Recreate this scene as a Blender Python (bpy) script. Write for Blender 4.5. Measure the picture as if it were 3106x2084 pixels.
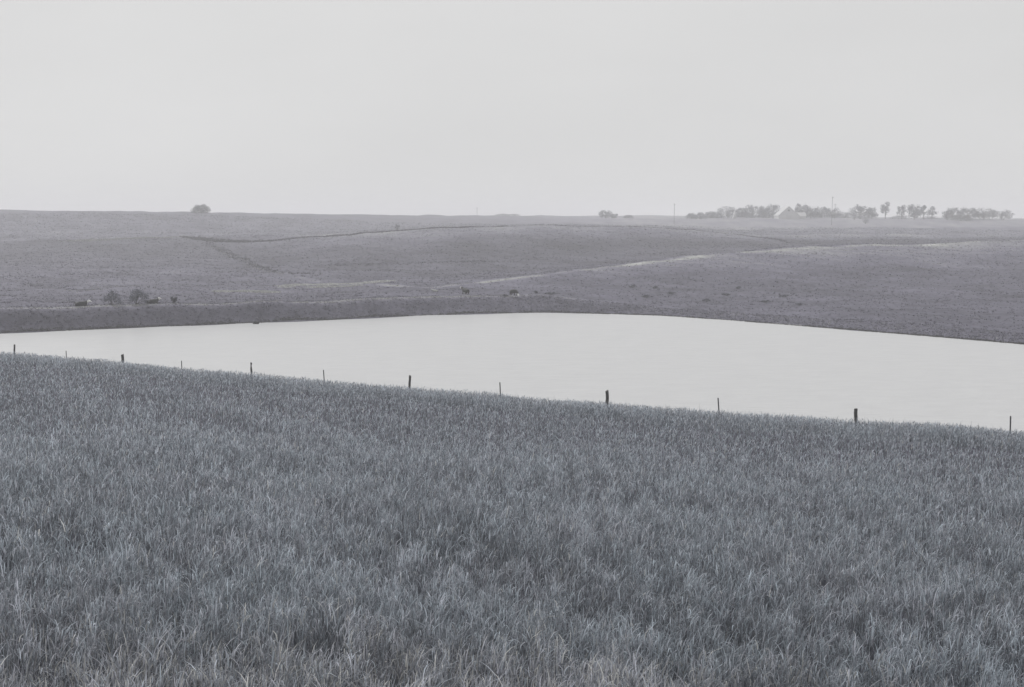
import bpy, bmesh, math, random
import numpy as np
from mathutils import Vector, Matrix
S = bpy.context.scene
R = math.radians
for o in list(bpy.data.objects): bpy.data.objects.remove(o)

# ------------------------------------------------------------------ camera
F = 3283.0; CX, CY, HY = 1553.0, 1042.0, 655.0       # focal length, centre and eye level in photograph pixels
EYE = 18.0                                           # eye above the pond surface (z = 0)
STAND = 2.3                                          # eye above the ground where the photographer stands
PITCH = math.atan((CY - HY) / F)
cam_d = bpy.data.cameras.new('camera'); cam = bpy.data.objects.new('camera', cam_d)
S.collection.objects.link(cam); S.camera = cam
cam_d.sensor_width = 36; cam_d.lens = 36 * F / 3106; cam_d.clip_start = 0.1; cam_d.clip_end = 20000
cam.location = (0, 0, EYE); cam.rotation_euler = (math.pi / 2 - PITCH, 0, 0)
S.render.resolution_x, S.render.resolution_y = 1024, 687

# ------------------------------------------------------------------ sky, sun, exposure
SUN_EL, SUN_AZ = R(40), R(-42)                       # hazy sun, high beyond the pond and to the left
W = bpy.data.worlds.new('World'); S.world = W; W.use_nodes = True
nt = W.node_tree; nt.nodes.clear(); N = nt.nodes.new; LK = nt.links.new
out = N('ShaderNodeOutputWorld'); bg = N('ShaderNodeBackground'); sky = N('ShaderNodeTexSky')
sky.sky_type = 'NISHITA'; sky.sun_disc = False; sky.sun_elevation = SUN_EL; sky.sun_rotation = SUN_AZ
sky.dust_density = 4; sky.air_density = 1.5
bw = N('ShaderNodeRGBToBW'); LK(sky.outputs[0], bw.inputs[0])
m1 = N('ShaderNodeMath'); m1.operation = 'MULTIPLY_ADD'; LK(bw.outputs[0], m1.inputs[0])
m1.inputs[1].default_value = 0.05; m1.inputs[2].default_value = 6.62      # overcast veil over the clear sky
tc = N('ShaderNodeTexCoord'); mp = N('ShaderNodeMapping'); mp.inputs['Scale'].default_value = (1.2, 1.2, 4)
LK(tc.outputs['Generated'], mp.inputs[0])
no = N('ShaderNodeTexNoise'); no.inputs['Scale'].default_value = 2.2; no.inputs['Detail'].default_value = 4; LK(mp.outputs[0], no.inputs['Vector'])
m2 = N('ShaderNodeMath'); m2.operation = 'MULTIPLY_ADD'; LK(no.outputs[0], m2.inputs[0]); m2.inputs[1].default_value = 0.16; m2.inputs[2].default_value = 0.92
m3 = N('ShaderNodeMath'); m3.operation = 'MULTIPLY'; LK(m1.outputs[0], m3.inputs[0]); LK(m2.outputs[0], m3.inputs[1])
LK(m3.outputs[0], bg.inputs[0]); bg.inputs[1].default_value = 0.1; LK(bg.outputs[0], out.inputs[0])
sl = bpy.data.lights.new('sun', 'SUN'); sun = bpy.data.objects.new('sun', sl); S.collection.objects.link(sun)
sl.energy = 2.9; sl.angle = R(8); sl.color = (1, 0.99, 0.975)
sd = Vector((math.sin(SUN_AZ) * math.cos(SUN_EL), math.cos(SUN_AZ) * math.cos(SUN_EL), math.sin(SUN_EL)))
sun.rotation_euler = sd.to_track_quat('Z', 'Y').to_euler(); sun.location = (-60, -60, 90)
S.view_settings.view_transform = 'Standard'; S.view_settings.look = 'None'
S.view_settings.exposure = 0; S.view_settings.gamma = 1; S.view_settings.use_curve_mapping = False
S.render.engine = 'CYCLES'; S.cycles.volume_bounces = 1; S.cycles.volume_step_rate = 4

rng = np.random.default_rng(7); random.seed(7)

# ------------------------------------------------------------------ helpers
def at(px, py, Y):
    """point on the ray through photograph pixel (px, py) at forward distance Y"""
    dx = (px - CX) / F; dy = -(py - CY) / F; c, s = math.cos(PITCH), math.sin(PITCH)
    d = (dx, c + dy * s, -s + dy * c); k = Y / d[1]
    return Vector((d[0] * k, Y, EYE + d[2] * k))

def tag(o, label=None, cat=None, group=None, kind=None):
    if label: o['label'] = label
    if cat: o['category'] = cat
    if group: o['group'] = group
    if kind: o['kind'] = kind
    return o

def link(name, me, mat=None, parent=None):
    o = bpy.data.objects.new(name, me); S.collection.objects.link(o)
    if mat: me.materials.append(mat)
    if parent: o.parent = parent
    return o

def empty(name, loc, rz=0.0):
    o = bpy.data.objects.new(name, None); S.collection.objects.link(o)
    o.location = loc; o.rotation_euler = (0, 0, rz); o.empty_display_size = 0.3
    return o

def npmesh(name, V, Q, tone=None, smooth=False):
    """mesh from numpy vertices and equal-sized faces, with an optional per-vertex tone attribute"""
    me = bpy.data.meshes.new(name); n = Q.shape[1]
    me.vertices.add(len(V)); me.vertices.foreach_set('co', np.ascontiguousarray(V, dtype=np.float32).ravel())
    me.loops.add(Q.size); me.loops.foreach_set('vertex_index', np.ascontiguousarray(Q, dtype=np.int32).ravel())
    me.polygons.add(len(Q)); me.polygons.foreach_set('loop_start', np.arange(0, Q.size, n, dtype=np.int32))
    if smooth: me.polygons.foreach_set('use_smooth', np.ones(len(Q), dtype=bool))
    if tone is not None:
        a = me.attributes.new('tone', 'FLOAT_COLOR', 'POINT')
        c = np.ones((len(V), 4), dtype=np.float32); c[:, :3] = tone if tone.ndim == 2 else tone[:, None]
        a.data.foreach_set('color', c.ravel())
    me.update(calc_edges=True); me.validate()
    return me

class Wave:
    """smooth pseudo-random field made of sine waves"""
    def __init__(s, scale, n=14, seed=0):
        g = np.random.default_rng(seed); a = g.uniform(0, 2 * np.pi, n); k = 2 * np.pi / scale * g.uniform(.5, 1.7, n)
        s.kx, s.ky, s.p, s.n = np.cos(a) * k, np.sin(a) * k, g.uniform(0, 6.28, n), n
    def __call__(s, x, y):
        r = np.zeros(np.shape(x))
        for i in range(s.n): r = r + np.sin(x * s.kx[i] + y * s.ky[i] + s.p[i])
        return r / math.sqrt(s.n / 2)                 # about unit variance

BLUE = np.array([0.87, 0.985, 1.14]); LILAC = np.array([0.965, 0.93, 1.20]); NEUT = np.array([1.0, 1.0, 0.98])

def mat_plain(name, col, rough=0.8, noise=0.25, scale=8, bump=0.0, spec=0.3):
    m = bpy.data.materials.new(name); m.use_nodes = True; t = m.node_tree; b = t.nodes['Principled BSDF']
    b.inputs['Roughness'].default_value = rough; b.inputs['Specular IOR Level'].default_value = spec
    tc = t.nodes.new('ShaderNodeTexCoord'); nz = t.nodes.new('ShaderNodeTexNoise')
    nz.inputs['Scale'].default_value = scale; nz.inputs['Detail'].default_value = 5
    t.links.new(tc.outputs['Object'], nz.inputs['Vector'])
    cr = t.nodes.new('ShaderNodeValToRGB'); e = cr.color_ramp.elements
    e[0].position = .3; e[1].position = .7
    e[0].color = (*[c * (1 - noise) for c in col], 1); e[1].color = (*[c * (1 + noise) for c in col], 1)
    t.links.new(nz.outputs[0], cr.inputs[0]); t.links.new(cr.outputs[0], b.inputs['Base Color'])
    if bump:
        bp = t.nodes.new('ShaderNodeBump'); bp.inputs['Strength'].default_value = bump; bp.inputs['Distance'].default_value = .02
        t.links.new(nz.outputs[0], bp.inputs['Height']); t.links.new(bp.outputs[0], b.inputs['Normal'])
    return m

def mat_leaf(name, transl=0.3, rough=0.55, spec=0.25):
    """blades and leaves: colour from the tone attribute, some light passes through"""
    m = bpy.data.materials.new(name); m.use_nodes = True; t = m.node_tree; b = t.nodes['Principled BSDF']
    a = t.nodes.new('ShaderNodeAttribute'); a.attribute_name = 'tone'
    b.inputs['Roughness'].default_value = rough; b.inputs['Specular IOR Level'].default_value = spec
    t.links.new(a.outputs['Color'], b.inputs['Base Color'])
    tr = t.nodes.new('ShaderNodeBsdfTranslucent'); t.links.new(a.outputs['Color'], tr.inputs[0])
    mx = t.nodes.new('ShaderNodeMixShader'); mx.inputs[0].default_value = transl
    t.links.new(b.outputs[0], mx.inputs[1]); t.links.new(tr.outputs[0], mx.inputs[2])
    t.links.new(mx.outputs[0], t.nodes['Material Output'].inputs[0])
    return m

# ------------------------------------------------------------------ terrain: profile lines read off the photograph
COL = [0, 207, 600, 1000, 1300, 1650, 2000, 2300, 2600, 2930, 3106]
def fence_Y(px):                                     # posts one rod apart, fitted to their spacing in the picture
    x = px - CX                                      # x = (a + b i)/(1 + c i),  Y = 60 (1 + c i)
    i = (x + 1179.0) / (231.1 + 0.0453 * x); return 60.0 * (1 - 0.0453 * i)
def interp(px, xs, ys): return float(np.interp(px, xs, ys))
GR = 0.53                                            # usual height of the grass at the fence
LINES = []                                           # every line: list of world points, left to right
crest_px = [0, 206, 374, 762, 1243, 1519, 1842, 2186, 2601, 2928, 3106]
crest_py = [1063, 1079, 1091, 1134, 1169, 1192, 1217, 1242, 1267, 1285, 1297]
P = []
for x in COL:
    q = at(x, interp(x, crest_px, crest_py), fence_Y(x)); q.z -= GR; P.append(q)
e0 = EYE - STAND
LINES.append([Vector((q.x * .55, q.y * .55, e0 + (q.z - e0) * .55 - .16)) for q in P])     # the slope sags a little before the fence
LINES.append([Vector((q.x * .92, q.y * .92, e0 + (q.z - e0) * .92 - .02)) for q in P])
LINES.append(P)
LINES.append([Vector((q.x * 1.10, q.y * 1.10, q.z - 0.30 * q.y * .10 - .25)) for q in P])
LINES.append([Vector((q.x * (q.y + 34) / q.y, q.y + 34, -0.8)) for q in P])
shore_px = [0, 207, 762, 1000, 1300, 1500, 1650, 1850, 2050, 2300, 2500, 2930, 3106]
shore_py = [1012, 1003, 981, 971, 957, 950.5, 948, 950, 960, 979, 995, 1030, 1045]
def shore(px):
    py = interp(px, shore_px, shore_py); d = at(px, py, 100.0); return at(px, py, 100.0 * EYE / (EYE - d.z))
SH = [shore(x) for x in COL]
LINES.append([Vector((q.x * .96, q.y * .96, -1.4)) for q in SH])
LINES.append(SH)
def line(pys, Ys): LINES.append([at(x, p, y) for x, p, y in zip(COL, pys, Ys)])
bankd = [7, 7, 7, 7, 8, 11, 14, 14, 14, 14, 14]
LINES.append([at(x, p, q.y + d) for x, p, q, d in zip(COL, [937, 932, 925, 912, 903, 896, 926, 946, 963, 986, 1000], SH, bankd)])
line([893, 892, 892, 890, 886, 872, 880, 890, 900, 905, 910], [225, 225, 226, 230, 223, 230, 240, 236, 230, 224, 220])
line([820, 818, 815, 855, 873, 835, 790, 760, 743, 735, 733], [330, 330, 330, 270, 236, 256, 300, 330, 360, 385, 395])
L = [at(x, p, y) for x, p, y in zip(COL[:4], [780, 780, 785, 815], [400, 400, 400, 330])]
for x, y, z in zip(COL[4:], [300, 325, 370, 400, 430, 450, 460], [1.5, 1.9, 3.2, 4.8, 6.0, 6.6, 6.8]):
    q = at(x, 800, y); q.z = z; L.append(q)
LINES.append(L)
line([733, 728, 717, 711, 692, 683, 687, 713, 713, 712, 712], [480, 480, 520, 500, 520, 540, 560, 560, 600, 620, 620])
line([700, 700, 703, 703, 694, 688, 690, 700, 690, 690, 690], [560, 560, 590, 600, 620, 660, 680, 690, 720, 730, 730])
line([664, 664, 668, 672, 672, 670, 664, 663, 664, 667, 667], [640, 640, 660, 720, 800, 860, 900, 880, 880, 870, 870])
line([638, 640, 644, 650, 654, 655, 654, 656, 659, 663, 663], [760, 760, 780, 860, 1000, 1200, 1400, 1500, 1500, 1500, 1500])
LINES.append([Vector((q.x * 1.6, q.y * 1.6, q.z - 16)) for q in LINES[-1]])
LINES.append([Vector((q.x * 3, q.y * 3, q.z - 40)) for q in LINES[-2]])

fine = np.radians(np.arange(-60, 60.01, .1))
RT, ZT = [np.zeros_like(fine)], [np.full_like(fine, EYE - STAND)]
ker = np.hanning(17); ker /= ker.sum()
for P in LINES:
    th = np.array([math.atan2(p.x, p.y) for p in P]); r = np.array([math.hypot(p.x, p.y) for p in P]); z = np.array([p.z for p in P])
    rf, zf = np.interp(fine, th, r), np.interp(fine, th, z)
    pad = lambda a: np.convolve(np.pad(a, 8, mode='edge'), ker, 'valid')
    RT.append(pad(rf)); ZT.append(pad(zf))
RT, ZT = np.array(RT), np.array(ZT)                  # [line, azimuth]

def pchip(x, y, q):
    h = np.diff(x); d = np.diff(y) / h; m = np.zeros_like(y)
    w1 = 2 * h[1:] + h[:-1]; w2 = h[1:] + 2 * h[:-1]; ok = d[1:] * d[:-1] > 0
    dd = np.where(ok, d[1:], 1); de = np.where(ok, d[:-1], 1)
    m[1:-1] = np.where(ok, (w1 + w2) / (w1 / de + w2 / dd), 0); m[0], m[-1] = d[0], d[-1]
    i = np.clip(np.searchsorted(x, q) - 1, 0, len(h) - 1); t = np.clip((q - x[i]) / h[i], 0, 1)
    return ((1 + 2 * t) * (1 - t) ** 2 * y[i] + t * (1 - t) ** 2 * h[i] * m[i] + t * t * (3 - 2 * t) * y[i + 1] + t * t * (t - 1) * h[i] * m[i + 1])

AZ = np.radians(np.concatenate([np.arange(-180, -33, 4.0), np.arange(-32, 32.01, .24), np.arange(36, 180.1, 4.0)]))
RR = np.concatenate([[0.0], np.geomspace(.8, 148, 130), np.arange(149, 300, 1.1), np.arange(301, 660, 2.2), np.geomspace(664, 4200, 60)])
wa, wb, wc = Wave(60, seed=1, n=650), Wave(17, seed=2), Wave(5, seed=3)
TZ = np.zeros((len(AZ), len(RR)))
for k, a in enumerate(AZ):
    j = int(np.clip(round((np.degrees(a) + 60) * 10), 0, len(fine) - 1))
    z = pchip(RT[:, j], ZT[:, j], RR)
    s = np.clip((abs(np.degrees(a)) - 40) / 60, 0, 1); s = s * s * (3 - 2 * s)
    zb = EYE - STAND + 1.5 * (1 - np.exp(-RR / 40)) - RR * .004
    z = z * (1 - s) + zb * s
    x, y = RR * math.sin(a), RR * math.cos(a)
    far = np.clip((RR - 215) / 120, 0, 1)
    z = z + wa(x, y) * .28 * far + wb(x, y) * .10 * np.clip((RR - 176) / 8, 0, 1) + wc(x, y) * .022 * np.clip(RR / 15, 0, 1)
    TZ[k] = z

def hgt(x, y):
    """ground height, bilinear in the same grid the ground mesh uses"""
    a = np.arctan2(x, y); r = np.hypot(x, y)
    i = np.clip(np.searchsorted(AZ, a) - 1, 0, len(AZ) - 2); j = np.clip(np.searchsorted(RR, r) - 1, 0, len(RR) - 2)
    u = (a - AZ[i]) / (AZ[i + 1] - AZ[i]); v = (r - RR[j]) / (RR[j + 1] - RR[j])
    return (TZ[i, j] * (1 - u) + TZ[i + 1, j] * u) * (1 - v) + (TZ[i, j + 1] * (1 - u) + TZ[i + 1, j + 1] * u) * v
def h1(x, y): return float(hgt(np.array([x]), np.array([y]))[0])
def hit(px, py, y0=140.0, y1=2500.0):
    """first place where the ray through a pixel meets the ground beyond y0"""
    Ys = np.geomspace(y0, y1, 4000); p = at(px, py, 1.0); dx, dz = p.x, p.z - EYE
    g = hgt(dx * Ys, Ys) - (EYE + dz * Ys); w = np.nonzero(g > 0)[0]
    Y = Ys[w[0]] if len(w) else y1
    return Vector((dx * Y, Y, h1(dx * Y, Y)))

# what grows where: pale or dark cover, plus hill shading and lit crests put into the tone
def rline(k, a): return np.interp(a, fine, RT[k])
pa, pb, pc = Wave(45, seed=11), Wave(14, seed=12), Wave(4, seed=13)
def cover_shading(x, y):
    a = np.arctan2(x, y); r = np.hypot(x, y)
    L = [rline(k, a) for k in range(len(RT))]
    base = np.full(np.shape(r), .07)                                     # soil under the tall grass
    t = lambda r0, r1: np.clip((r - r0) / np.maximum(r1 - r0, 1e-3), 0, 1)
    deg = np.degrees(a); right = np.clip((deg - 1) / 6, 0, 1); side = np.clip((deg + 20) / 20, 0, 1)
    v = np.where(r > L[6], .076 + .03 * side, base)                      # bank of the pond
    v = np.where(r > L[8], .094, v)                                      # beyond the bank
    v = np.where(r > L[9], .092 + .095 * np.clip(t(L[9], L[10]) * 1.6 - .6, 0, 1) * right + .012 * (1 - right), v)  # spur painted paler toward its crest, as light on the rise
    v = np.where(r > L[10], .092, v)
    v = np.where(r > L[11], .068 + .105 * np.clip(t(L[11], L[12]) * 1.7 - .7, 0, 1) * np.clip((deg + 16) / 6, 0, 1) + .008, v)   # the mound, its lit top put into the colour
    v = np.where(r > L[12], .125, v); v = np.where(r > L[13], .115 + .06 * right, v); v = np.where(r > L[14], .10 + .09 * right, v)
    v = v - .026 * np.exp(-((t(L[11], L[12]) - .5) / .16) ** 2) * np.clip((deg + 6) / 4, 0, 1) * (r > L[11]) * (r < L[12])   # shaded band painted on the mound's flank for relief
    v = v + .105 * (1 + .15 * pb(x, y)) * np.exp(-((r - L[10]) / (3 + 4 * right)) ** 2) * np.clip((deg + 13) / 5, 0, 1)     # dry grass on the spur's ridge, its backlit rim painted in
    v = v + .11 * np.exp(-((r - L[8] - .3) / 1.3) ** 2) * (1 - right)       # lit edge painted along the top of the bank
    rough = np.clip((r - 150) / 60, 0, 1)
    v = np.where(r > L[8], v * 1.08, v)
    return v * (1 + rough * (.09 * pa(x, y) + .08 * pb(x, y) + .07 * pc(x, y)))

A2, R2 = np.meshgrid(AZ, RR, indexing='ij'); X2, Y2 = R2 * np.sin(A2), R2 * np.cos(A2)
na, nr = len(AZ), len(RR)
V = np.stack([X2, Y2, TZ], -1).reshape(-1, 3)
I = np.arange(na * nr).reshape(na, nr)
Q = np.stack([I[:-1, :-1], I[1:, :-1], I[1:, 1:], I[:-1, 1:]], -1).reshape(-1, 4)
Q = Q[:, ::-1]
def pasture_tint(v):                                 # lush grass is bluish in the print, dead grass neutral
    k = np.clip((v - .13) / .14, 0, 1)[:, None]; return v[:, None] * (LILAC * (1 - k) + NEUT * k)
tone = pasture_tint(cover_shading(X2, Y2).reshape(-1))
gm = bpy.data.materials.new('pasture'); gm.use_nodes = True; t = gm.node_tree; b = t.nodes['Principled BSDF']
b.inputs['Roughness'].default_value = .95; b.inputs['Specular IOR Level'].default_value = .1
at_ = t.nodes.new('ShaderNodeAttribute'); at_.attribute_name = 'tone'
tc = t.nodes.new('ShaderNodeTexCoord')
n1 = t.nodes.new('ShaderNodeTexNoise'); n1.inputs['Scale'].default_value = .9; n1.inputs['Detail'].default_value = 8; n1.inputs['Roughness'].default_value = .7
t.links.new(tc.outputs['Object'], n1.inputs['Vector'])
mr = t.nodes.new('ShaderNodeMapRange'); mr.inputs[1].default_value = .3; mr.inputs[2].default_value = .7; mr.inputs[3].default_value = .68; mr.inputs[4].default_value = 1.32
t.links.new(n1.outputs[0], mr.inputs[0])
mx = t.nodes.new('ShaderNodeVectorMath'); mx.operation = 'SCALE'
t.links.new(at_.outputs['Color'], mx.inputs[0]); t.links.new(mr.outputs[0], mx.inputs['Scale']); t.links.new(mx.outputs[0], b.inputs['Base Color'])
bp = t.nodes.new('ShaderNodeBump'); bp.inputs['Strength'].default_value = .5; bp.inputs['Distance'].default_value = .25
t.links.new(n1.outputs[0], bp.inputs['Height']); t.links.new(bp.outputs[0], b.inputs['Normal'])
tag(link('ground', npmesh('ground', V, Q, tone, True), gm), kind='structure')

# ------------------------------------------------------------------ pond
wm = bpy.data.materials.new('silty_water'); wm.use_nodes = True; t = wm.node_tree; b = t.nodes['Principled BSDF']
b.inputs['Base Color'].default_value = (.455, .457, .465, 1); b.inputs['Roughness'].default_value = .32; b.inputs['IOR'].default_value = 1.333
tc = t.nodes.new('ShaderNodeTexCoord'); mp = t.nodes.new('ShaderNodeMapping'); mp.inputs['Scale'].default_value = (.55, 1.5, 1); mp.inputs['Rotation'].default_value = (0, 0, R(12))
t.links.new(tc.outputs['Object'], mp.inputs[0])
n1 = t.nodes.new('ShaderNodeTexNoise'); n1.inputs['Scale'].default_value = 1.1; n1.inputs['Detail'].default_value = 6; t.links.new(mp.outputs[0], n1.inputs['Vector'])
bp = t.nodes.new('ShaderNodeBump'); bp.inputs['Strength'].default_value = .9; bp.inputs['Distance'].default_value = .12
t.links.new(n1.outputs[0], bp.inputs['Height']); t.links.new(bp.outputs[0], b.inputs['Normal'])
n2 = t.nodes.new('ShaderNodeTexNoise'); n2.inputs['Scale'].default_value = .4; n2.inputs['Detail'].default_value = 7; t.links.new(mp.outputs[0], n2.inputs['Vector'])   # faint ripple streaks put into the base colour
cr = t.nodes.new('ShaderNodeValToRGB'); e = cr.color_ramp.elements; e[0].position = .35; e[1].position = .65; e[0].color = (.445, .447, .453, 1); e[1].color = (.475, .477, .482, 1)
t.links.new(n2.outputs[0], cr.inputs[0]); t.links.new(cr.outputs[0], b.inputs['Base Color'])
gx, gy = np.meshgrid(np.linspace(-170, 170, 35), np.linspace(50, 216, 18), indexing='ij'); I = np.arange(gx.size).reshape(gx.shape)
V = np.stack([gx, gy, np.zeros_like(gx)], -1).reshape(-1, 3)
Q = np.stack([I[:-1, :-1], I[1:, :-1], I[1:, 1:], I[:-1, 1:]], -1).reshape(-1, 4)
tag(link('pond_water', npmesh('pond_water', V, Q), wm), kind='structure')

# ------------------------------------------------------------------ tall grass of the near slope
def blades(x, y, z, L, w, head, lean, droop, K, tone, tips=False):
    """curved tapering blades; returns vertices, quads, tones"""
    n = len(x); s = np.linspace(0, 1, K + 1)[None, :]
    up = L[:, None] * (s - droop[:, None] * s ** 2.6); fo = (L * lean)[:, None] * s ** 1.7
    cx, cy = np.cos(head)[:, None], np.sin(head)[:, None]
    px, py, pz = x[:, None] + cx * fo, y[:, None] + cy * fo, z[:, None] + up
    tw = rng.uniform(0, np.pi, n)[:, None] + s * rng.normal(0, .7, n)[:, None]
    hw = (w[:, None] * .5) * np.clip(1.02 - s ** 2.2, .03, 1)
    ox, oy = np.cos(tw) * hw, np.sin(tw) * hw
    V = np.empty((n, K + 1, 2, 3), dtype=np.float32)
    V[..., 0, 0], V[..., 0, 1], V[..., 0, 2] = px - ox, py - oy, pz
    V[..., 1, 0], V[..., 1, 1], V[..., 1, 2] = px + ox, py + oy, pz
    b = (np.arange(n) * (K + 1) * 2)[:, None] + (np.arange(K) * 2)[None, :]
    Q = np.stack([b, b + 1, b + 3, b + 2], -1).reshape(-1, 4)
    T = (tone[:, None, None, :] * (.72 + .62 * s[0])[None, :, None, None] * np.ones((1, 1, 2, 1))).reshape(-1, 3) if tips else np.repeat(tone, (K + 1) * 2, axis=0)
    return V.reshape(-1, 3), Q, T
gh1, gh2, gl, gt, gt2 = Wave(5.5, seed=21), Wave(.75, seed=22), Wave(7, seed=23), Wave(2.6, seed=24), Wave(.5, seed=25)
def grass_field(n, r0, r1, K, pw, wscale, crest=False):
    u = rng.random(n); e = 1 - pw                                    # density falls off with distance, blades drawn wider
    r = (r0 ** e + u * (r1 ** e - r0 ** e)) ** (1 / e); a = np.radians(rng.uniform(-31, 31, n))
    if crest: r = np.interp(a, fine, RT[3]) * rng.uniform(.90, 1.035, n)      # thick growth along the fence
    keep = r < np.interp(a, fine, RT[3]) * 1.04; r, a = r[keep], a[keep]; n = len(r)
    x, y = r * np.sin(a), r * np.cos(a)
    # tussocks: pull the blades towards nearby clump centres
    g = .17; ca, sa = math.cos(.63), math.sin(.63); xr, yr = x * ca + y * sa, y * ca - x * sa; cxg, cyg = np.floor(xr / g), np.floor(yr / g); hs = np.sin(cxg * 127.1 + cyg * 311.7) * 43758.5453; f1 = hs - np.floor(hs)
    hs2 = np.sin(cxg * 269.5 + cyg * 183.3) * 43758.5453; f2 = hs2 - np.floor(hs2)
    k = rng.uniform(0, .55, n); xr = xr + ((cxg + f1) * g - xr) * k; yr = yr + ((cyg + f2) * g - yr) * k; x, y = xr * ca - yr * sa, xr * sa + yr * ca
    lev = 1 - .5 * np.clip((r - 15) / 20, 0, 1)
    H = .50 * (1 + (.05 * gh1(x, y) + .10 * gh2(x, y) + .36 * (f1 - .5)) * lev); H = np.clip(H, .22, .85)
    low = rng.random(n) < .30                                        # stalks from the ground; the rest are leaves along them
    L = np.where(low, H * rng.uniform(.65, .98, n), rng.uniform(.06, .18, n))
    off = np.where(low, 0, np.maximum(H - L * rng.uniform(.35, 1.0, n) - rng.exponential(.22 if crest else .10, n), 0))
    L = np.where(low & (rng.random(n) < .10), L * rng.uniform(1.15, 1.5, n), L)     # a few stalks stand above the rest
    base = hgt(x, y) + off - .01
    head = R(15) + .35 * gl(x, y) + rng.normal(0, 1.8, n)
    lean = np.where(low, np.abs(rng.normal(.15, .15, n)), np.abs(rng.normal(.48, .36, n)))
    droop = np.where(low, .05, np.clip(rng.normal(.32, .30, n) + .2 * (lean > .7), 0, 1.0))
    w = (.0038 + .00040 * r) * np.where(low, .8, 1.0) * wscale * rng.uniform(.5, 1.3, n)
    v = (.345 + .06 * np.clip((r - 6) / 14, 0, 1)) * np.exp(.36 * rng.normal(size=n) + .06 * gt(x, y) + .13 * gt2(x, y) + .34 * (f2 - .5)) * np.where(low, .5, 1.0)  # low stalks coloured darker to paint shade into the gaps
    dry = rng.random(n) < np.clip(.02 + .38 * (7.4 - r) / 2.6, .02, .38)
    v = np.where(dry, v * 1.3, v); mixv = np.clip(.35 + .10 * gh1(x * 2, y * 2) + .4 * rng.normal(size=n) + .3 * (r < 6.8), 0, 1)[:, None] * .6
    tint = np.array([.88, .985, 1.09]) * (1 - mixv) + np.array([1.0, .955, 1.06]) * mixv; tint = np.where(dry[:, None], NEUT, tint)
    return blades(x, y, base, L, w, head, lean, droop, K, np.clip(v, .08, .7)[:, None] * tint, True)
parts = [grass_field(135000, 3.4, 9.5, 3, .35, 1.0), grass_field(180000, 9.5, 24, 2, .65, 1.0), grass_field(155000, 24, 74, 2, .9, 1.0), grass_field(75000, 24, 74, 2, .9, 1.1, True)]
o = 0; Vs, Qs, Ts = [], [], []
for v, q, tt in parts: Vs.append(v); Qs.append(q + o); Ts.append(tt); o += len(v)
grass_mat = mat_leaf('grass_blades', .46, .5, .3)
tag(link('tall_grass', npmesh('tall_grass', np.concatenate(Vs), np.concatenate(Qs), np.concatenate(Ts)), grass_mat),
    'tall unmown grass covering the near slope down to the fence posts', 'grass', kind='stuff')

# ------------------------------------------------------------------ short pasture grass on the far banks and hills
def tufts(x, y, hh, ww, tone, lean=.35):
    n = len(x); base = hgt(x, y) - .03; v = []; q = []; tt = []
    o = 0
    for k in range(3):
        V, Q, T = blades(x + rng.normal(0, .12, n) * ww / .2, y + rng.normal(0, .12, n) * ww / .2, base, hh * rng.uniform(.6, 1.2, n), ww * rng.uniform(.6, 1.3, n),
                         rng.uniform(0, 6.28, n), np.abs(rng.normal(lean, .2, n)), np.full(n, .1), 1, tone)
        v.append(V); q.append(Q + o); tt.append(T); o += len(V)
    return np.concatenate(v), np.concatenate(q), np.concatenate(tt)
def scatter(n, r0, r1, p=1.0):
    e = 2 - p; u = rng.random(n); r = (r0 ** e + u * (r1 ** e - r0 ** e)) ** (1 / e); a = np.radians(rng.uniform(-28, 28, n))
    k = r > np.interp(a, fine, RT[7]) + .3; return (r * np.sin(a))[k], (r * np.cos(a))[k]
x, y = scatter(68000, 150, 760, 1.35); r = np.hypot(x, y); n = len(x)
tn = cover_shading(x, y) * np.exp(.20 * rng.normal(size=n)) * 1.15
dk = rng.random(n) < .02; tn = np.where(dk, tn * .7, tn)
hh = (.11 + .0003 * r) * np.where(dk, 1.5, 1) * np.clip(1 + .35 * pc(x, y), .4, 1.8); ww = .12 + .0007 * r
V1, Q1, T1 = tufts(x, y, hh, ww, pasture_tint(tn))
# rough strips: field margins and gullies traced on the ground, pale streaks of dead grass, the cut bank at the waterline
def strip(pix, width, n, val, h, y0=150.0):
    pts = [hit(px, py, y0) for px, py in pix]
    seg = np.array([[p.x, p.y] for p in pts]); d = np.r_[0, np.cumsum(np.hypot(*np.diff(seg, axis=0).T))]
    s = rng.uniform(0, d[-1], n); xx = np.interp(s, d, seg[:, 0]) + rng.normal(0, width, n); yy = np.interp(s, d, seg[:, 1]) + rng.normal(0, width, n)
    return xx, yy, np.full(n, h) * rng.uniform(.6, 1.3, n), np.full(n, .18) + .0006 * yy, np.full(n, val) * np.exp(.2 * rng.normal(size=n))
ST = [strip([(745, 734), (850, 729), (1000, 717), (1200, 701), (1400, 691), (1530, 686)], 1.2, 1900, .05, .55, 380),
      strip([(1530, 686), (1700, 684), (1930, 688), (2100, 697), (2250, 713), (2400, 738)], 1.0, 1000, .08, .4, 380),
      strip([(560, 719), (605, 724), (625, 729), (745, 734)], 1.5, 1000, .04, .65, 380),
      strip([(632, 736), (690, 764), (770, 802), (860, 826), (960, 836)], 1.2, 520, .06, .4, 250),
      strip([(640, 742), (690, 770), (765, 806), (850, 832)], 1.2, 420, .22, .3, 250),
      strip([(1000, 803), (1300, 797), (1500, 792)], 1.5, 260, .08, .3, 250),
      strip([(207, 731), (400, 724), (560, 717)], 2.2, 1500, .30, .35, 380),
      strip([(660, 884), (740, 884), (830, 887)], .8, 1100, .42, .26, 190),
      strip([(870, 868), (1000, 863), (1170, 853)], 1.5, 2400, .48, .26, 190),
      strip([(950, 872), (1080, 866)], 1.0, 700, .42, .26, 190),
      strip([(215, 884), (300, 873), (420, 866)], 1.8, 220, .22, .2, 200)]
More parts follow.
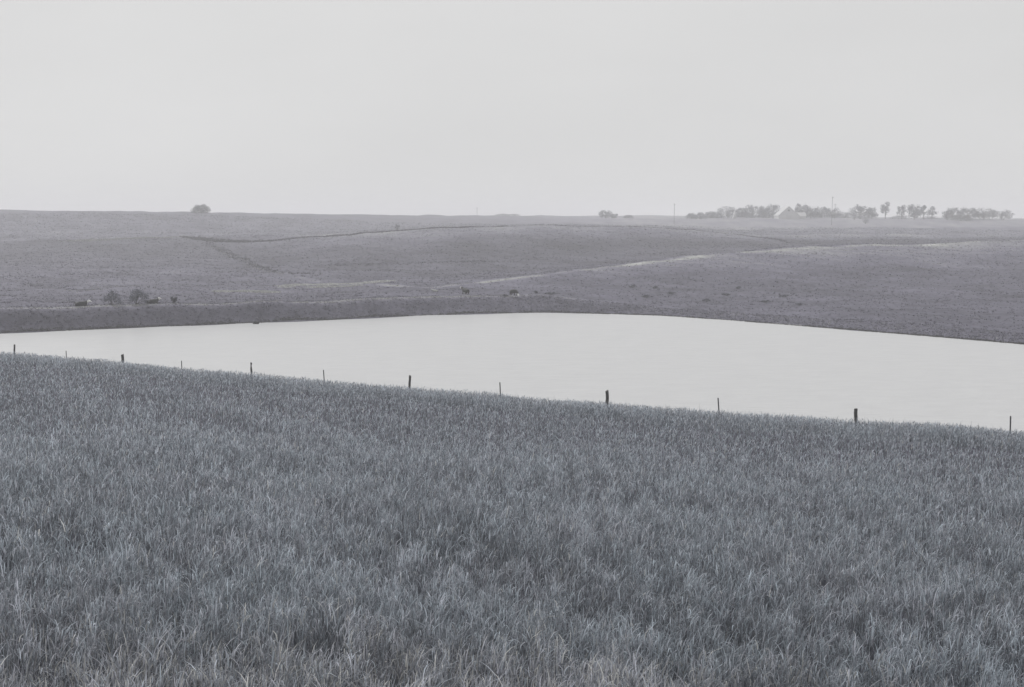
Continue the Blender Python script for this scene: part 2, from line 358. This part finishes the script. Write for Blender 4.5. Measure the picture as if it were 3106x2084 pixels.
sx, sy, sh_, sw, sv = [np.concatenate([s[i] for s in ST]) for i in range(5)]
V2, Q2, T2 = tufts(sx, sy, sh_, sw, pasture_tint(sv), .3)
n = 8000; a = np.radians(rng.uniform(-27, 27, n)); r = np.interp(a, fine, RT[7]) + rng.uniform(.3, 11, n); x, y = r * np.sin(a), r * np.cos(a)
V4, Q4, T4 = tufts(x, y, rng.uniform(.08, .26, n), rng.uniform(.14, .34, n), pasture_tint(cover_shading(x, y) * np.exp(.30 * rng.normal(size=n)) * 1.4), .3)
n = 5000; a = np.radians(rng.uniform(-27, 27, n)); r = np.interp(a, fine, RT[7]) + np.abs(rng.normal(.2, .5, n)); x, y = r * np.sin(a), r * np.cos(a)
V3, Q3, T3 = tufts(x, y, rng.uniform(.08, .26, n), rng.uniform(.12, .3, n), (.075 * np.exp(.3 * rng.normal(size=n)))[:, None] * NEUT, .3)
past_mat = mat_leaf('pasture_grass', .2, .8, .1)
tag(link('pasture_grass', npmesh('pasture_grass', np.concatenate([V1, V2, V3, V4]), np.concatenate([Q1, Q2 + len(V1), Q3 + len(V1) + len(V2), Q4 + len(V1) + len(V2) + len(V3)]), np.concatenate([T1, T2, T3, T4])), past_mat),
    'short grazed grass and rough margins on the hills beyond the pond', 'grass', kind='stuff')

# ------------------------------------------------------------------ tubes, boxes, foliage
def tube(bm, pts, rad, seg=8, mat=0):
    """tapering tube through points with capped ends"""
    pts = [Vector(p) for p in pts]; rings = []
    for i, p in enumerate(pts):
        d = (pts[min(i + 1, len(pts) - 1)] - pts[max(i - 1, 0)]).normalized(); q = d.to_track_quat('Z', 'Y')
        rings.append([bm.verts.new(p + q @ Vector((math.cos(2 * math.pi * k / seg) * rad[i], math.sin(2 * math.pi * k / seg) * rad[i], 0))) for k in range(seg)])
    for a, b in zip(rings, rings[1:]):
        for k in range(seg): bm.faces.new((a[k], a[(k + 1) % seg], b[(k + 1) % seg], b[k]))
    bm.faces.new(rings[0][::-1]); bm.faces.new(rings[-1])
def box(bm, lo, hi):
    v = [bm.verts.new((x, y, z)) for z in (lo[2], hi[2]) for x, y in ((lo[0], lo[1]), (hi[0], lo[1]), (hi[0], hi[1]), (lo[0], hi[1]))]
    for f in ((3, 2, 1, 0), (4, 5, 6, 7), (0, 1, 5, 4), (1, 2, 6, 5), (2, 3, 7, 6), (3, 0, 4, 7)): bm.faces.new([v[i] for i in f])
def finish(bm, name, mat, parent=None, smooth=False):
    me = bpy.data.meshes.new(name); bm.normal_update(); bm.to_mesh(me); bm.free()
    if smooth:
        for p in me.polygons: p.use_smooth = True
    return link(name, me, mat, parent)
bark = mat_plain('bark', (.07, .068, .068), .9, .35, 6, .4)
leaf_mat = mat_leaf('tree_leaves', .2, .7, .15)
def foliage(name, lobes, n, size, val, parent, mat=leaf_mat, seed=0):
    """leaf clumps spread through ellipsoid lobes (cx,cy,cz,rx,ry,rz)"""
    g = np.random.default_rng(seed); L = np.array(lobes); vol = L[:, 3] * L[:, 4] * L[:, 5]; c = g.choice(len(L), n, p=vol / vol.sum())
    d = g.normal(size=(n, 3)); d /= np.linalg.norm(d, axis=1)[:, None]
    p = L[c, :3] + d * L[c, 3:] * (g.random(n) ** .45)[:, None] * g.uniform(.85, 1.12, n)[:, None]
    nn = g.normal(size=(n, 3)); nn /= np.linalg.norm(nn, axis=1)[:, None]; uu = np.cross(nn, g.normal(size=(n, 3))); uu /= np.linalg.norm(uu, axis=1)[:, None]; vv = np.cross(nn, uu)
    s = size * g.uniform(.5, 1.3, n)[:, None]
    V = np.stack([p - uu * s, p - vv * s * .6, p + uu * s, p + vv * s * .6], 1).reshape(-1, 3)
    V[:, 2] = np.maximum(V[:, 2], .02)
    Q = np.arange(4 * n).reshape(-1, 4); T = np.repeat(val * np.exp(.25 * g.normal(size=n)), 4)[:, None] * (LILAC * .5 + BLUE * .5)
    return link(name, npmesh(name, V, Q, T), mat, parent)

def tree(px0, px1, py_top, base, label, kind=0, group=None, name='tree', seed=0, val=.12, cat='tree'):
    """a tree filling the given span of the picture at its base point"""
    g = random.Random(seed); Y = base.y
    h = at(px0, py_top, Y).z - base.z; wd = abs(px1 - px0) / F * Y * (1.15 if kind == 2 else 1.5); rt = empty(name, base); tag(rt, label, cat, group)
    tr = bmesh.new(); th = h * {0: .25, 1: .3, 2: .45, 3: .1}[kind]
    tube(tr, [(0, 0, -.4), (0, 0, th * .5), (.1, 0, th), (0.1, .1, h * .7)], [.035 * h, .026 * h, .022 * h, .008 * h])
    lobes = []
    if kind == 0: nl, zc, zr = 20, .49, .49            # full round crown
    elif kind == 1: nl, zc, zr = 15, .54, .44          # taller crown
    elif kind == 2: nl, zc, zr = 9, .62, .34           # open crown with gaps
    else: nl, zc, zr = 24, .40, .42                    # crown down to the ground
    for i in range(nl):
        a = 2.4 * i + g.random() * .8; a = a if g.random() < .4 else (0 if math.cos(a) > 0 else math.pi) + g.uniform(-.5, .5); u = (i + .5) / nl
        zz = zc + zr * (2 * u - 1) * .8 + g.uniform(-.04, .04)
        prof = math.sqrt(max(.12, 1 - ((zz - zc) / (zr * 1.08)) ** 2)) if kind != 3 else math.sqrt(max(.1, 1 - (zz / .86) ** 2))
        s = g.uniform(.12, .20) if kind != 2 else g.uniform(.13, .21)
        k = max(.05, prof * g.uniform(.75, 1.0) - s * 2) if i % 5 else .1
        c = (math.cos(a) * wd * .5 * k, math.sin(a) * wd * .5 * k, zz * h)
        lobes.append((*c, wd * s, wd * s, max(h * .10, min(h * .2, wd * s))))
        tube(tr, [(0.05, 0, th * g.uniform(.7, 1)), (c[0] * .5, c[1] * .5, (th + c[2]) * .52), c], [.013 * h, .009 * h, .004 * h], 5)
    top = max(l[2] + l[5] for l in lobes); kz = h / top
    lobes = [(a, b, c * kz, d, e, f_ * kz) for a, b, c, d, e, f_ in lobes]
    finish(tr, 'trunk', bark, rt); foliage('crown', lobes, (2600 if name == 'lone_tree' else 1700) if kind != 2 else 620, .028 * h + .12, val, rt, seed=seed)
    return rt

# ------------------------------------------------------------------ farmstead and trees on the skyline
def on(px, Y):
    p = at(px, 660, Y); p.z = h1(p.x, p.y); return p
FG = 'trees around the farmstead'
SPEC = [  # px0, px1, top, Y, kind, label
    (2082, 2112, 644, 905, 3, 'low rounded tree at the left end of the farm tree row'),
    (2108, 2140, 642, 900, 3, 'second low tree from the left end of the farm tree row'),
    (2136, 2176, 639, 905, 3, 'third low tree from the left in the farm tree row'),
    (2176, 2236, 624, 900, 0, 'broad dome-shaped tree left of the middle of the farm tree row'),
    (2232, 2268, 628, 912, 0, 'mid-height tree filling the dip beside the broad dome-shaped farm tree'),
    (2256, 2306, 620, 905, 0, 'round full tree halfway along the farm tree row'),
    (2300, 2330, 624, 915, 0, 'tree between the round full tree and the one beside the gable'),
    (2320, 2368, 617, 900, 0, 'tall round tree just left of the light barn gable'),
    (2412, 2446, 615, 905, 0, 'tall tree rising right behind the barn and long shed'),
    (2440, 2476, 624, 910, 0, 'tree right of the tall one behind the long shed'),
    (2470, 2510, 625, 905, 0, 'rounded tree just left of the tall pole'),
    (2504, 2546, 629, 912, 0, 'rounded tree directly behind the tall pole'),
    (2538, 2588, 640, 930, 3, 'low scrubby tree right of the tall pole'),
    (2584, 2632, 619, 880, 1, 'upright leafy tree between the pole and the open cottonwood'),
    (2630, 2660, 628, 890, 1, 'narrow tree left of the tallest open-crowned tree'),
    (2668, 2702, 611, 880, 2, 'tallest open-crowned tree with gaps of sky in it'),
    (2718, 2752, 619, 880, 2, 'loose open tree right of the tallest one'),
    (2752, 2794, 618, 870, 1, 'dense upright tree among the open trees near the right edge'),
    (2788, 2814, 622, 885, 2, 'open tree with a bare lower trunk near the right edge'),
    (2810, 2844, 624, 880, 2, 'rightmost loose tree before the gap in the skyline trees'),
    (2864, 2912, 628, 840, 0, 'dark dense tree at the right side beyond the gap'),
    (2906, 2960, 627, 830, 0, 'dark low tree beside the dense one at the right side'),
    (2954, 3010, 628, 850, 0, 'full tree at the far right of the skyline'),
    (3004, 3070, 634, 845, 1, 'last tree cut by the right picture edge')]
for k, (a, b_, t_, Y, kd, lab) in enumerate(SPEC):
    tree(a, b_, t_, on((a + b_) / 2, Y), lab, kd, FG, 'farm_tree', 100 + k, .13 if a < 2850 else .07)
tree(588, 636, 617, on(611, 752), 'lone dome-shaped tree on the left skyline', 3, None, 'lone_tree', 60, .08)
for k, (a, b_, t_, Y, lab) in enumerate([(2150, 2200, 645, 925, 'low thicket under the left part of the farm tree row'), (2230, 2280, 641, 930, 'low thicket behind the small white shed'),
    (2296, 2340, 640, 930, 'low thicket left of the barn'), (2440, 2500, 641, 930, 'low thicket right of the long shed'), (2500, 2560, 643, 935, 'low thicket behind the tall pole'),
    (2600, 2660, 648, 910, 'low thicket under the upright trees right of the pole'), (2700, 2760, 652, 905, 'low thicket between the open trees near the right'), (2790, 2850, 655, 905, 'low thicket under the rightmost loose trees'),
    (2850, 2960, 650, 868, 'low thicket under the dark trees at the right side')]):
    tree(a, b_, t_, on((a + b_) / 2, Y), lab, 3, 'thickets around the farmstead', 'thicket', 200 + k, .12, 'thicket')
tree(1502, 1546, 647, on(1524, 1095), 'low far grove tree on the middle skyline, left of its pair', 3, 'far grove', 'far_tree', 61, .14)
tree(1534, 1578, 648, on(1556, 1110), 'low far grove tree on the middle skyline, right of its pair', 3, 'far grove', 'far_tree', 62, .14)
SG = 'small trees on the middle skyline'
tree(1818, 1856, 636, on(1837, 930), 'tallest of the three small trees on the middle skyline', 1, SG, 'small_tree', 63, .12)
tree(1852, 1874, 647, on(1863, 940), 'small tree leaning out right of the tallest middle skyline tree', 1, SG, 'small_tree', 64, .12)
tree(1892, 1920, 651, on(1906, 950), 'low bushy tree alone right of the middle skyline pair', 3, SG, 'small_tree', 65, .12)

# ------------------------------------------------------------------ barn, long shed, small shed
white = mat_plain('white_boards', (.5, .5, .5), .7, .08, 1.2); roof_m = mat_plain('pale_shingles', (.45, .45, .45), .8, .12, 1.5)
dark_m = mat_plain('dark_opening', (.06, .06, .06), .8, .1); 
def gabled(name, label, base, wx, dy, eave, ridge, along='y', doors=()):
    """boarded building with a pitched overhanging roof; the ridge runs along y (gable to the camera) or x"""
    rt = empty(name, base); tag(rt, label, 'building'); bm = bmesh.new(); hx, hy = wx / 2, dy / 2
    if along == 'y': pr = [(-hx, 0), (hx, 0), (hx, eave), (0, ridge), (-hx, eave)]; mk = lambda u, z, e: (u, e * hy, z)
    else: pr = [(-hy, 0), (hy, 0), (hy, eave), (0, ridge), (-hy, eave)]; mk = lambda u, z, e: (e * hx, u, z)
    A = [bm.verts.new(mk(u, z - (.5 if z == 0 else 0), -1)) for u, z in pr]; B = [bm.verts.new(mk(u, z - (.5 if z == 0 else 0), 1)) for u, z in pr]
    bm.faces.new(A); bm.faces.new(B[::-1])
    for i in range(5): bm.faces.new((A[(i + 1) % 5], A[i], B[i], B[(i + 1) % 5]))
    bmesh.ops.recalc_face_normals(bm, faces=bm.faces); finish(bm, 'wall', white, rt)
    hw = hx if along == 'y' else hy
    for sgn in (-1, 1):
        bm = bmesh.new(); sl = (ridge - eave) / hw; oh = .5; ex = 1 + .5 / (hy if along == 'y' else hx)
        v = []
        for dz in (.03, .22):
            for u, e in ((0, -ex), (0, ex), (sgn * (hw + oh), ex), (sgn * (hw + oh), -ex)):
                v.append(bm.verts.new(mk(u, ridge - sl * abs(u) + dz, e)))
        for f in ((0, 1, 2, 3), (7, 6, 5, 4), (0, 4, 5, 1), (1, 5, 6, 2), (2, 6, 7, 3), (3, 7, 4, 0)): bm.faces.new([v[i] for i in f])
        bmesh.ops.recalc_face_normals(bm, faces=bm.faces); finish(bm, 'roof_slope', roof_m, rt)
    for nm, x0, x1, z0, z1 in doors:
        bm = bmesh.new(); box(bm, (x0, -hy - .12, z0), (x1, -hy - .003, z1)); finish(bm, nm, dark_m if nm != 'door' else roof_m, rt)
    return rt
B = on(2385, 880); top = at(2385, 626.5, 880).z - B.z; k = 880 / F
gabled('barn', 'light barn with a broad gable facing the pond, between the farm trees', B, 60 * k, 15, max(1.5, at(2385, 653, 880).z - B.z), top, 'y',
       [('door', -1.8, 1.8, .1, 3.0), ('loft_opening', -.7, .7, top * .62, top * .62 + 1.2)])
B = on(2425, 884)
gabled('long_shed', 'long low pale shed adjoining the right side of the barn', B, 30 * k, 8, max(1.6, at(2425, 655, 884).z - B.z), at(2425, 645, 884).z - B.z, 'x',
       [('door', -.9, .9, .05, 1.5)])
B = on(2228, 880); gabled('small_shed', 'tiny white shed in front of the broad dome-shaped farm tree', B, 1.9, 2.2, 1.7, at(2228, 645, 880).z - B.z, 'y', [('door', -.4, .4, .05, 1.5)])

# ------------------------------------------------------------------ utility poles
pole_m = mat_plain('pole_wood', (.10, .098, .095), .9, .25, 3)
def pole(px, py, Y, label, arm=2.4):
    b = on(px, Y); h = at(px, py, Y).z - b.z; rt = empty('utility_pole', b, R(20)); tag(rt, label, 'pole', 'utility poles on the far fields')
    bm = bmesh.new(); tube(bm, [(0, 0, -.5), (0, 0, h * .5), (.03, 0, h)], [.19, .16, .12]); finish(bm, 'shaft', pole_m, rt)
    bm = bmesh.new(); box(bm, (-arm / 2, -.30, h - .75), (arm / 2, -.17, h - .6)); ca = finish(bm, 'crossarm', pole_m, rt)
    for s in (-.45, -.2, .2, .45):
        bm = bmesh.new(); tube(bm, [(s * arm, -.235, h - .6), (s * arm, -.235, h - .5), (s * arm, -.235, h - .42)], [.03, .055, .03], 6); finish(bm, 'insulator', white, ca)
pole(2523, 596, 760, 'tallest utility pole, standing before the farm trees on the right')
pole(2532, 618, 860, 'shorter utility pole close beside the tallest one')
pole(2045, 617, 760, 'lone thin utility pole left of the farm tree row')
pole(1447, 629, 1020, 'faint far utility pole on the skyline left of the middle')

# ------------------------------------------------------------------ bushes and weed clumps
bush_leaf = mat_leaf('bush_leaves', .2, .7, .15)
def bush(px0, px1, py_top, base, label, val=.15, group=None, name='bush', seed=0, n=900, cat='bush', flat=False):
    Y = base.y; w = (px1 - px0) / F * Y; h = max(.25, at(px0, py_top, Y).z - base.z); g = random.Random(seed)
    rt = empty(name, base); tag(rt, label, cat, group); st = bmesh.new(); lobes = []
    for i in range(7):
        a = g.uniform(0, 6.28); u = (i + .5) / 7; k = g.uniform(.1, .5) * (1 - .35 * u)
        c = (math.cos(a) * w * k, math.sin(a) * w * k, h * (.25 + .55 * u)); s = g.uniform(.20, .30) * w
        lobes.append((*c, s, s, min(s, h * .24)))
        tube(st, [(g.uniform(-.1, .1), g.uniform(-.1, .1), -.15), (c[0] * .6, c[1] * .6, c[2] * .6), c], [.04 * h ** .5, .025 * h ** .5, .01], 5)
    finish(st, 'stem', bark, rt); foliage('foliage', lobes, n, .035 * (w + h) * .5 + .05, val, rt, bush_leaf, seed)
def near_hit(px, py): return hit(px, py, 165)
crest_b = lambda px, d: (lambda p: Vector((p.x, p.y, h1(p.x, p.y))))(at(px, 930, shore(px).y + 7 + d))
bush(310, 366, 878, crest_b(338, 2.5), 'dark bush behind the bank, left of the larger bush', seed=1, n=650)
bush(380, 446, 874, crest_b(414, 2.5), 'largest dark bush behind the bank at the left', seed=2, n=800)
bush(514, 538, 897, crest_b(526, 2.0), 'small dark bush alone right of the two big bushes', .06, seed=3, n=400)
bush(1197, 1214, 679, hit(1205, 699, 400), 'dark small bush on the field margin of the far mound', .08, seed=4, n=350)
bush(598, 612, 710, hit(605, 726, 400), 'dark shrub at the bend of the field margin on the left', .07, seed=5, n=260)
bush(2612, 2638, 663, hit(2625, 679, 500), 'dark bush in the field below the farm trees at right', .09, seed=6, n=350)
bush(2580, 2604, 650, on(2592, 850), 'low bush in front of the upright tree right of the pole', .11, seed=7, n=300)
WG = 'dark weed clumps on the hillside'
for k, (px, py, w, lab) in enumerate([
    (1665, 894, 52, 'long dark weed clump at the foot of the hillside, right of the standing cows'),
    (1625, 890, 22, 'small weed clump between the grazing cow and the long weed clump'),
    (1530, 900, 24, 'low dark weed clump just left of the grazing cow'),
    (1966, 902, 36, 'second dark weed clump from the left among those on the hillside right of the pond'), (2040, 892, 34, 'fourth dark weed clump from the left among those on the hillside right of the pond'), (2142, 914, 26, 'fifth dark weed clump from the left among those on the hillside right of the pond'), (2205, 897, 30, 'sixth dark weed clump from the left among those on the hillside right of the pond'), (2325, 917, 34, 'eighth dark weed clump from the left among those on the hillside right of the pond'), (2380, 902, 40, 'ninth dark weed clump from the left among those on the hillside right of the pond'), (2428, 927, 30, 'tenth dark weed clump from the left among those on the hillside right of the pond'),
    (1918, 872, 20, 'first dark weed clump from the left among those on the hillside right of the pond'), (1986, 875, 22, 'third dark weed clump from the left among those on the hillside right of the pond'), (2240, 876, 26, 'seventh dark weed clump from the left among those on the hillside right of the pond')]):
    b = near_hit(px, py)
    bush(px - w / 2, px + w / 2, py - 8, b, lab, .09, WG, 'weed_clump', 30 + k, 260, 'weeds')

# ------------------------------------------------------------------ fence posts along the foot of the grass
wood = mat_plain('post_wood', (.13, .128, .127), .9, .4, 14, .6); steel = mat_plain('post_steel', (.11, .112, .115), .6, .35, 20, .2, .5)
PI_ = [-2, -1, 0, 1, 2, 3, 4, 5, 6, 7, 8, 9]
top_py = {-2: 1046, -1: 1064, 0: 1075, 1: 1094, 2: 1100, 3: 1122, 4: 1140, 5: 1160, 6: 1185, 7: 1207, 8: 1240, 9: 1262}
px_i = {0: 374, 1: 553, 2: 762, 3: 985, 4: 1242, 5: 1519, 6: 1843, 7: 2186, 8: 2602}
words_w = {-2: 'stubby wooden fence post at the left picture edge', 0: 'leftmost short wooden fence post above the grass by the pond', 2: 'slender wooden fence post with a knobbed top, second wooden one from the left',
           4: 'wooden fence post left of the middle, flat topped', 6: 'thick square-topped wooden fence post right of the middle', 8: 'thick leaning wooden fence post, the nearest at the right'}
words_s = {-1: 'thin steel fence post at the left end of the fence', 1: 'faint thin steel fence post between the two leftmost wooden posts', 3: 'short thin steel fence post between slender and flat-topped wooden posts',
           5: 'thin straight steel fence post in the middle of the picture', 7: 'thin leaning steel fence post between the two thick wooden posts', 9: 'thin steel fence post at the right picture edge'}
lean_deg = {7: 5.0, 8: 2.0, 6: 1.0, 2: -1.5, 3: 3.0, 5: 2.5, 1: 1}
for i in PI_:
    px = px_i.get(i, CX + (-1179 + 231.1 * i) / (1 - .0453 * i)); Y = 60 * (1 - .0453 * i)
    b = at(px, 1150, Y); b.z = h1(b.x, b.y); h = at(px, top_py[i], Y).z - b.z; g = random.Random(i + 50)
    if i % 2 == 0:
        bm = bmesh.new(); r0 = {6: .064, 8: .062, 4: .058, 0: .075}.get(i, .05); seg = 10; rings = []
        for k in range(9):
            z = -.3 + (h + .3) * k / 8; rr = r0 * (1.06 - .08 * k / 8)
            cx, cy = .012 * math.sin(k * 1.3 + i), .01 * math.cos(k * .9 + i)
            if i == 2: rr *= [1, 1, 1, 1, 1, 1, .95, .55, .85][k]
            rings.append([bm.verts.new((cx + math.cos(6.283 * a / seg) * rr * (1 + .09 * math.sin(a * 2.7 + i)), cy + math.sin(6.283 * a / seg) * rr * (1 + .09 * math.cos(a * 3.1 + i)), z + (.03 * math.cos(6.283 * a / seg + i) if k == 8 else 0))) for a in range(seg)])
        for A, B_ in zip(rings, rings[1:]):
            for a in range(seg): bm.faces.new((A[a], A[(a + 1) % seg], B_[(a + 1) % seg], B_[a]))
        bm.faces.new(rings[0][::-1]); bm.faces.new(rings[-1])
        o = finish(bm, 'wooden_fence_post', wood, None); tag(o, words_w[i], 'fence post', 'wooden fence posts by the pond')
    else:
        bm = bmesh.new(); box(bm, (-.024, -.004, -.3), (.024, .004, h)); box(bm, (-.004, .0042, -.3), (.004, .036, h - .01))
        for k in range(int((h - .25) / .09)): box(bm, (-.008, -.012, .15 + k * .09), (.008, -.0042, .18 + k * .09))
        o = finish(bm, 'steel_fence_post', steel, None); tag(o, words_s[i], 'fence post', 'steel fence posts by the pond')
    o.location = b; o.rotation_euler = (R(g.uniform(-1, 1)), -R(lean_deg.get(i, g.uniform(-1.5, 1.5))), R(g.uniform(-15, 15)))

# ------------------------------------------------------------------ stake and boulder
b = hit(651, 897, 185); bm = bmesh.new(); tube(bm, [(0, 0, -.3), (.02, 0, .5), (.05, 0, 1.05)], [.07, .065, .06]); o = finish(bm, 'wooden_stake', wood); o.location = b
tag(o, 'short dark stake standing at the left end of a pale grass streak', 'stake')
bm = bmesh.new(); bmesh.ops.create_icosphere(bm, subdivisions=4, radius=1)
nz = [Wave(1.3, 8, 70), Wave(.5, 8, 71)]
for v in bm.verts:
    c = v.co.copy(); d = 1 + .13 * float(nz[0](c.x + c.z * .7, c.y - c.z)) + .04 * float(nz[1](c.x - c.z, c.y + c.z * .6))
    v.co = Vector((c.x * .52 * d, c.y * .40 * d, c.z * .30 * d + .10))
rock = finish(bm, 'boulder', mat_plain('wet_stone', (.014, .014, .015), .8, .4, 5, .5, .1), None, True)
p = shore(783); rock.location = (p.x, p.y - 1.3, .0)
tag(rock, 'dark wet boulder at the waterline below the left bank', 'boulder')

# ------------------------------------------------------------------ cattle
hide = mat_plain('dark_hide', (.018, .018, .018), .8, .25, 3); pale = mat_plain('white_hide', (.72, .72, .71), .8, .06, 3); cream = mat_plain('pale_hide', (.42, .42, .41), .8, .12, 3)
def cow_mesh(pose):
    """body grown over a skeleton of joints; one continuous skin"""
    low = .62 if pose == 'lying' else 0.0
    J, E = [], []
    def j(x, y, z, r, p=None):
        J.append(((x, y, z), r)); 
        if p is not None: E.append((p, len(J) - 1))
        return len(J) - 1
    hips = j(-.62, 0, 1.10 - low, .30); mid = j(-.12, 0, 1.00 - low, .37, hips); ch = j(.42, 0, 1.03 - low, .36, mid); sh = j(.70, 0, 1.12 - low, .28, ch)
    if pose == 'grazing': nk = j(1.02, .03, .82, .17, sh); hd = j(1.22, .05, .48, .13, nk); mz = j(1.32, .06, .16, .085, hd)
    else: nk = j(.96, .04, 1.34 - low, .18, sh); hd = j(1.18, .07, 1.47 - low, .135, nk); mz = j(1.50, .10, 1.28 - low, .085, hd)
    hx, hy, hz = J[hd][0]
    for s in (-1, 1):
        j(hx - .06, hy + s * .22, hz + .05, .045, hd)
        if pose == 'lying':
            a = j(.50, s * .25, .28, .13, ch); b_ = j(.82, s * .30, .12, .08, a); j(.50, s * .34, .07, .06, b_)
            a = j(-.62, s * .28, .30, .18, hips); b_ = j(-.22, s * .42, .14, .10, a); j(-.62, s * .46, .07, .06, b_)
        else:
            a = j(.46, s * .20, .74, .15, ch); b_ = j(.47 + .05 * s, s * .20, .42, .075, a); c_ = j(.44 + .06 * s, s * .20, .10, .055, b_); j(.48 + .06 * s, s * .20, .04, .06, c_)
            a = j(-.66, s * .21, .80, .20, hips); b_ = j(-.58 - .05 * s, s * .22, .60, .12, a); c_ = j(-.80 - .05 * s, s * .21, .44, .07, b_); d_ = j(-.76 - .05 * s, s * .21, .10, .052, c_); j(-.72 - .05 * s, s * .21, .04, .058, d_)
    tl = j(-.96, 0, 1.18 - low, .06, hips); t2 = j(-1.04, .02, .85 - low * .7, .03, tl); j(-1.02, .04, .45 if not low else .12, .045, t2)
    me = bpy.data.meshes.new('cow_skeleton'); me.from_pydata([c for c, r in J], E, []); o = bpy.data.objects.new('cow_skeleton', me); S.collection.objects.link(o)
    m = o.modifiers.new('skin', 'SKIN'); sv = me.skin_vertices[0].data
    for v, (c, r) in zip(sv, J): v.radius = (r, r)
    sv[0].use_root = True
    ss = o.modifiers.new('sub', 'SUBSURF'); ss.levels = ss.render_levels = 2
    dg = bpy.context.evaluated_depsgraph_get(); res = bpy.data.meshes.new_from_object(o.evaluated_get(dg)); bpy.data.objects.remove(o)
    zmin = min(v.co.z for v in res.vertices)
    for v in res.vertices: v.co.z -= zmin
    for p in res.polygons: p.use_smooth = True
    return res, (hx, hy, hz), low
def cow(name, pose, base, rz, scale, label, body=hide, cat='cow', face=pale):
    me, (hx, hy, hz), low = cow_mesh(pose); me.name = name; me.materials.clear(); me.materials.append(body); me.materials.append(face)
    for p in me.polygons:
        c = p.center; w = False
        if pose == 'grazing': w = c.x > 1.08 and c.z < .66
        else: w = c.x > (.95 if pose == 'lying' else 1.06)
        if pose != 'lying' and c.z < .22: w = True
        if pose != 'lying' and c.z < .70 and abs(c.y) < .12 and -.5 < c.x < .6: w = True
        p.material_index = 1 if w else 0
    o = bpy.data.objects.new(name, me); S.collection.objects.link(o); o.location = base; o.rotation_euler = (0, 0, rz); o.scale = (scale,) * 3
    return tag(o, label, cat, 'cattle beyond the pond')
b = crest_b(246, 2.2); b.z -= .04
cow('cow', 'lying', b, R(4), 1.15, 'dark cow with a white face lying on the bank at the far left')
b = crest_b(463, 2.4); b.z -= .04
cow('cow', 'lying', b, R(40), 1.1, 'dark cow with a white face lying right of the bushes')
b = near_hit(1412, 898); cow('cow', 'standing', b, R(125), 1.15, 'dark cow standing on the slope, left of the grazing cow')
b = near_hit(1558, 901); cow('cow', 'grazing', b, R(-50), 1.12, 'dark cow grazing with its head down beside the weed clump')
b = near_hit(1320, 885); cow('calf', 'lying', b, R(170), .62, 'pale calf lying on the slope left of the two dark cows', cream, 'calf')

# ------------------------------------------------------------------ haze over the far fields
hm = bpy.data.materials.new('haze'); hm.use_nodes = True; t = hm.node_tree; t.nodes.clear()
o_ = t.nodes.new('ShaderNodeOutputMaterial'); vol = t.nodes.new('ShaderNodeVolumePrincipled')
vol.inputs['Color'].default_value = (.965, .965, .985, 1); vol.inputs['Density'].default_value = .00070; vol.inputs['Anisotropy'].default_value = .1
t.links.new(vol.outputs[0], o_.inputs['Volume'])
zlo, zhi = float(TZ.min()) - 1.0, 44.0
bm = bmesh.new(); box(bm, (-4400, -4400, zlo), (4400, 4400, zhi)); tag(finish(bm, 'haze', hm), 'thin pale haze over the far fields and hills', 'haze', kind='stuff')
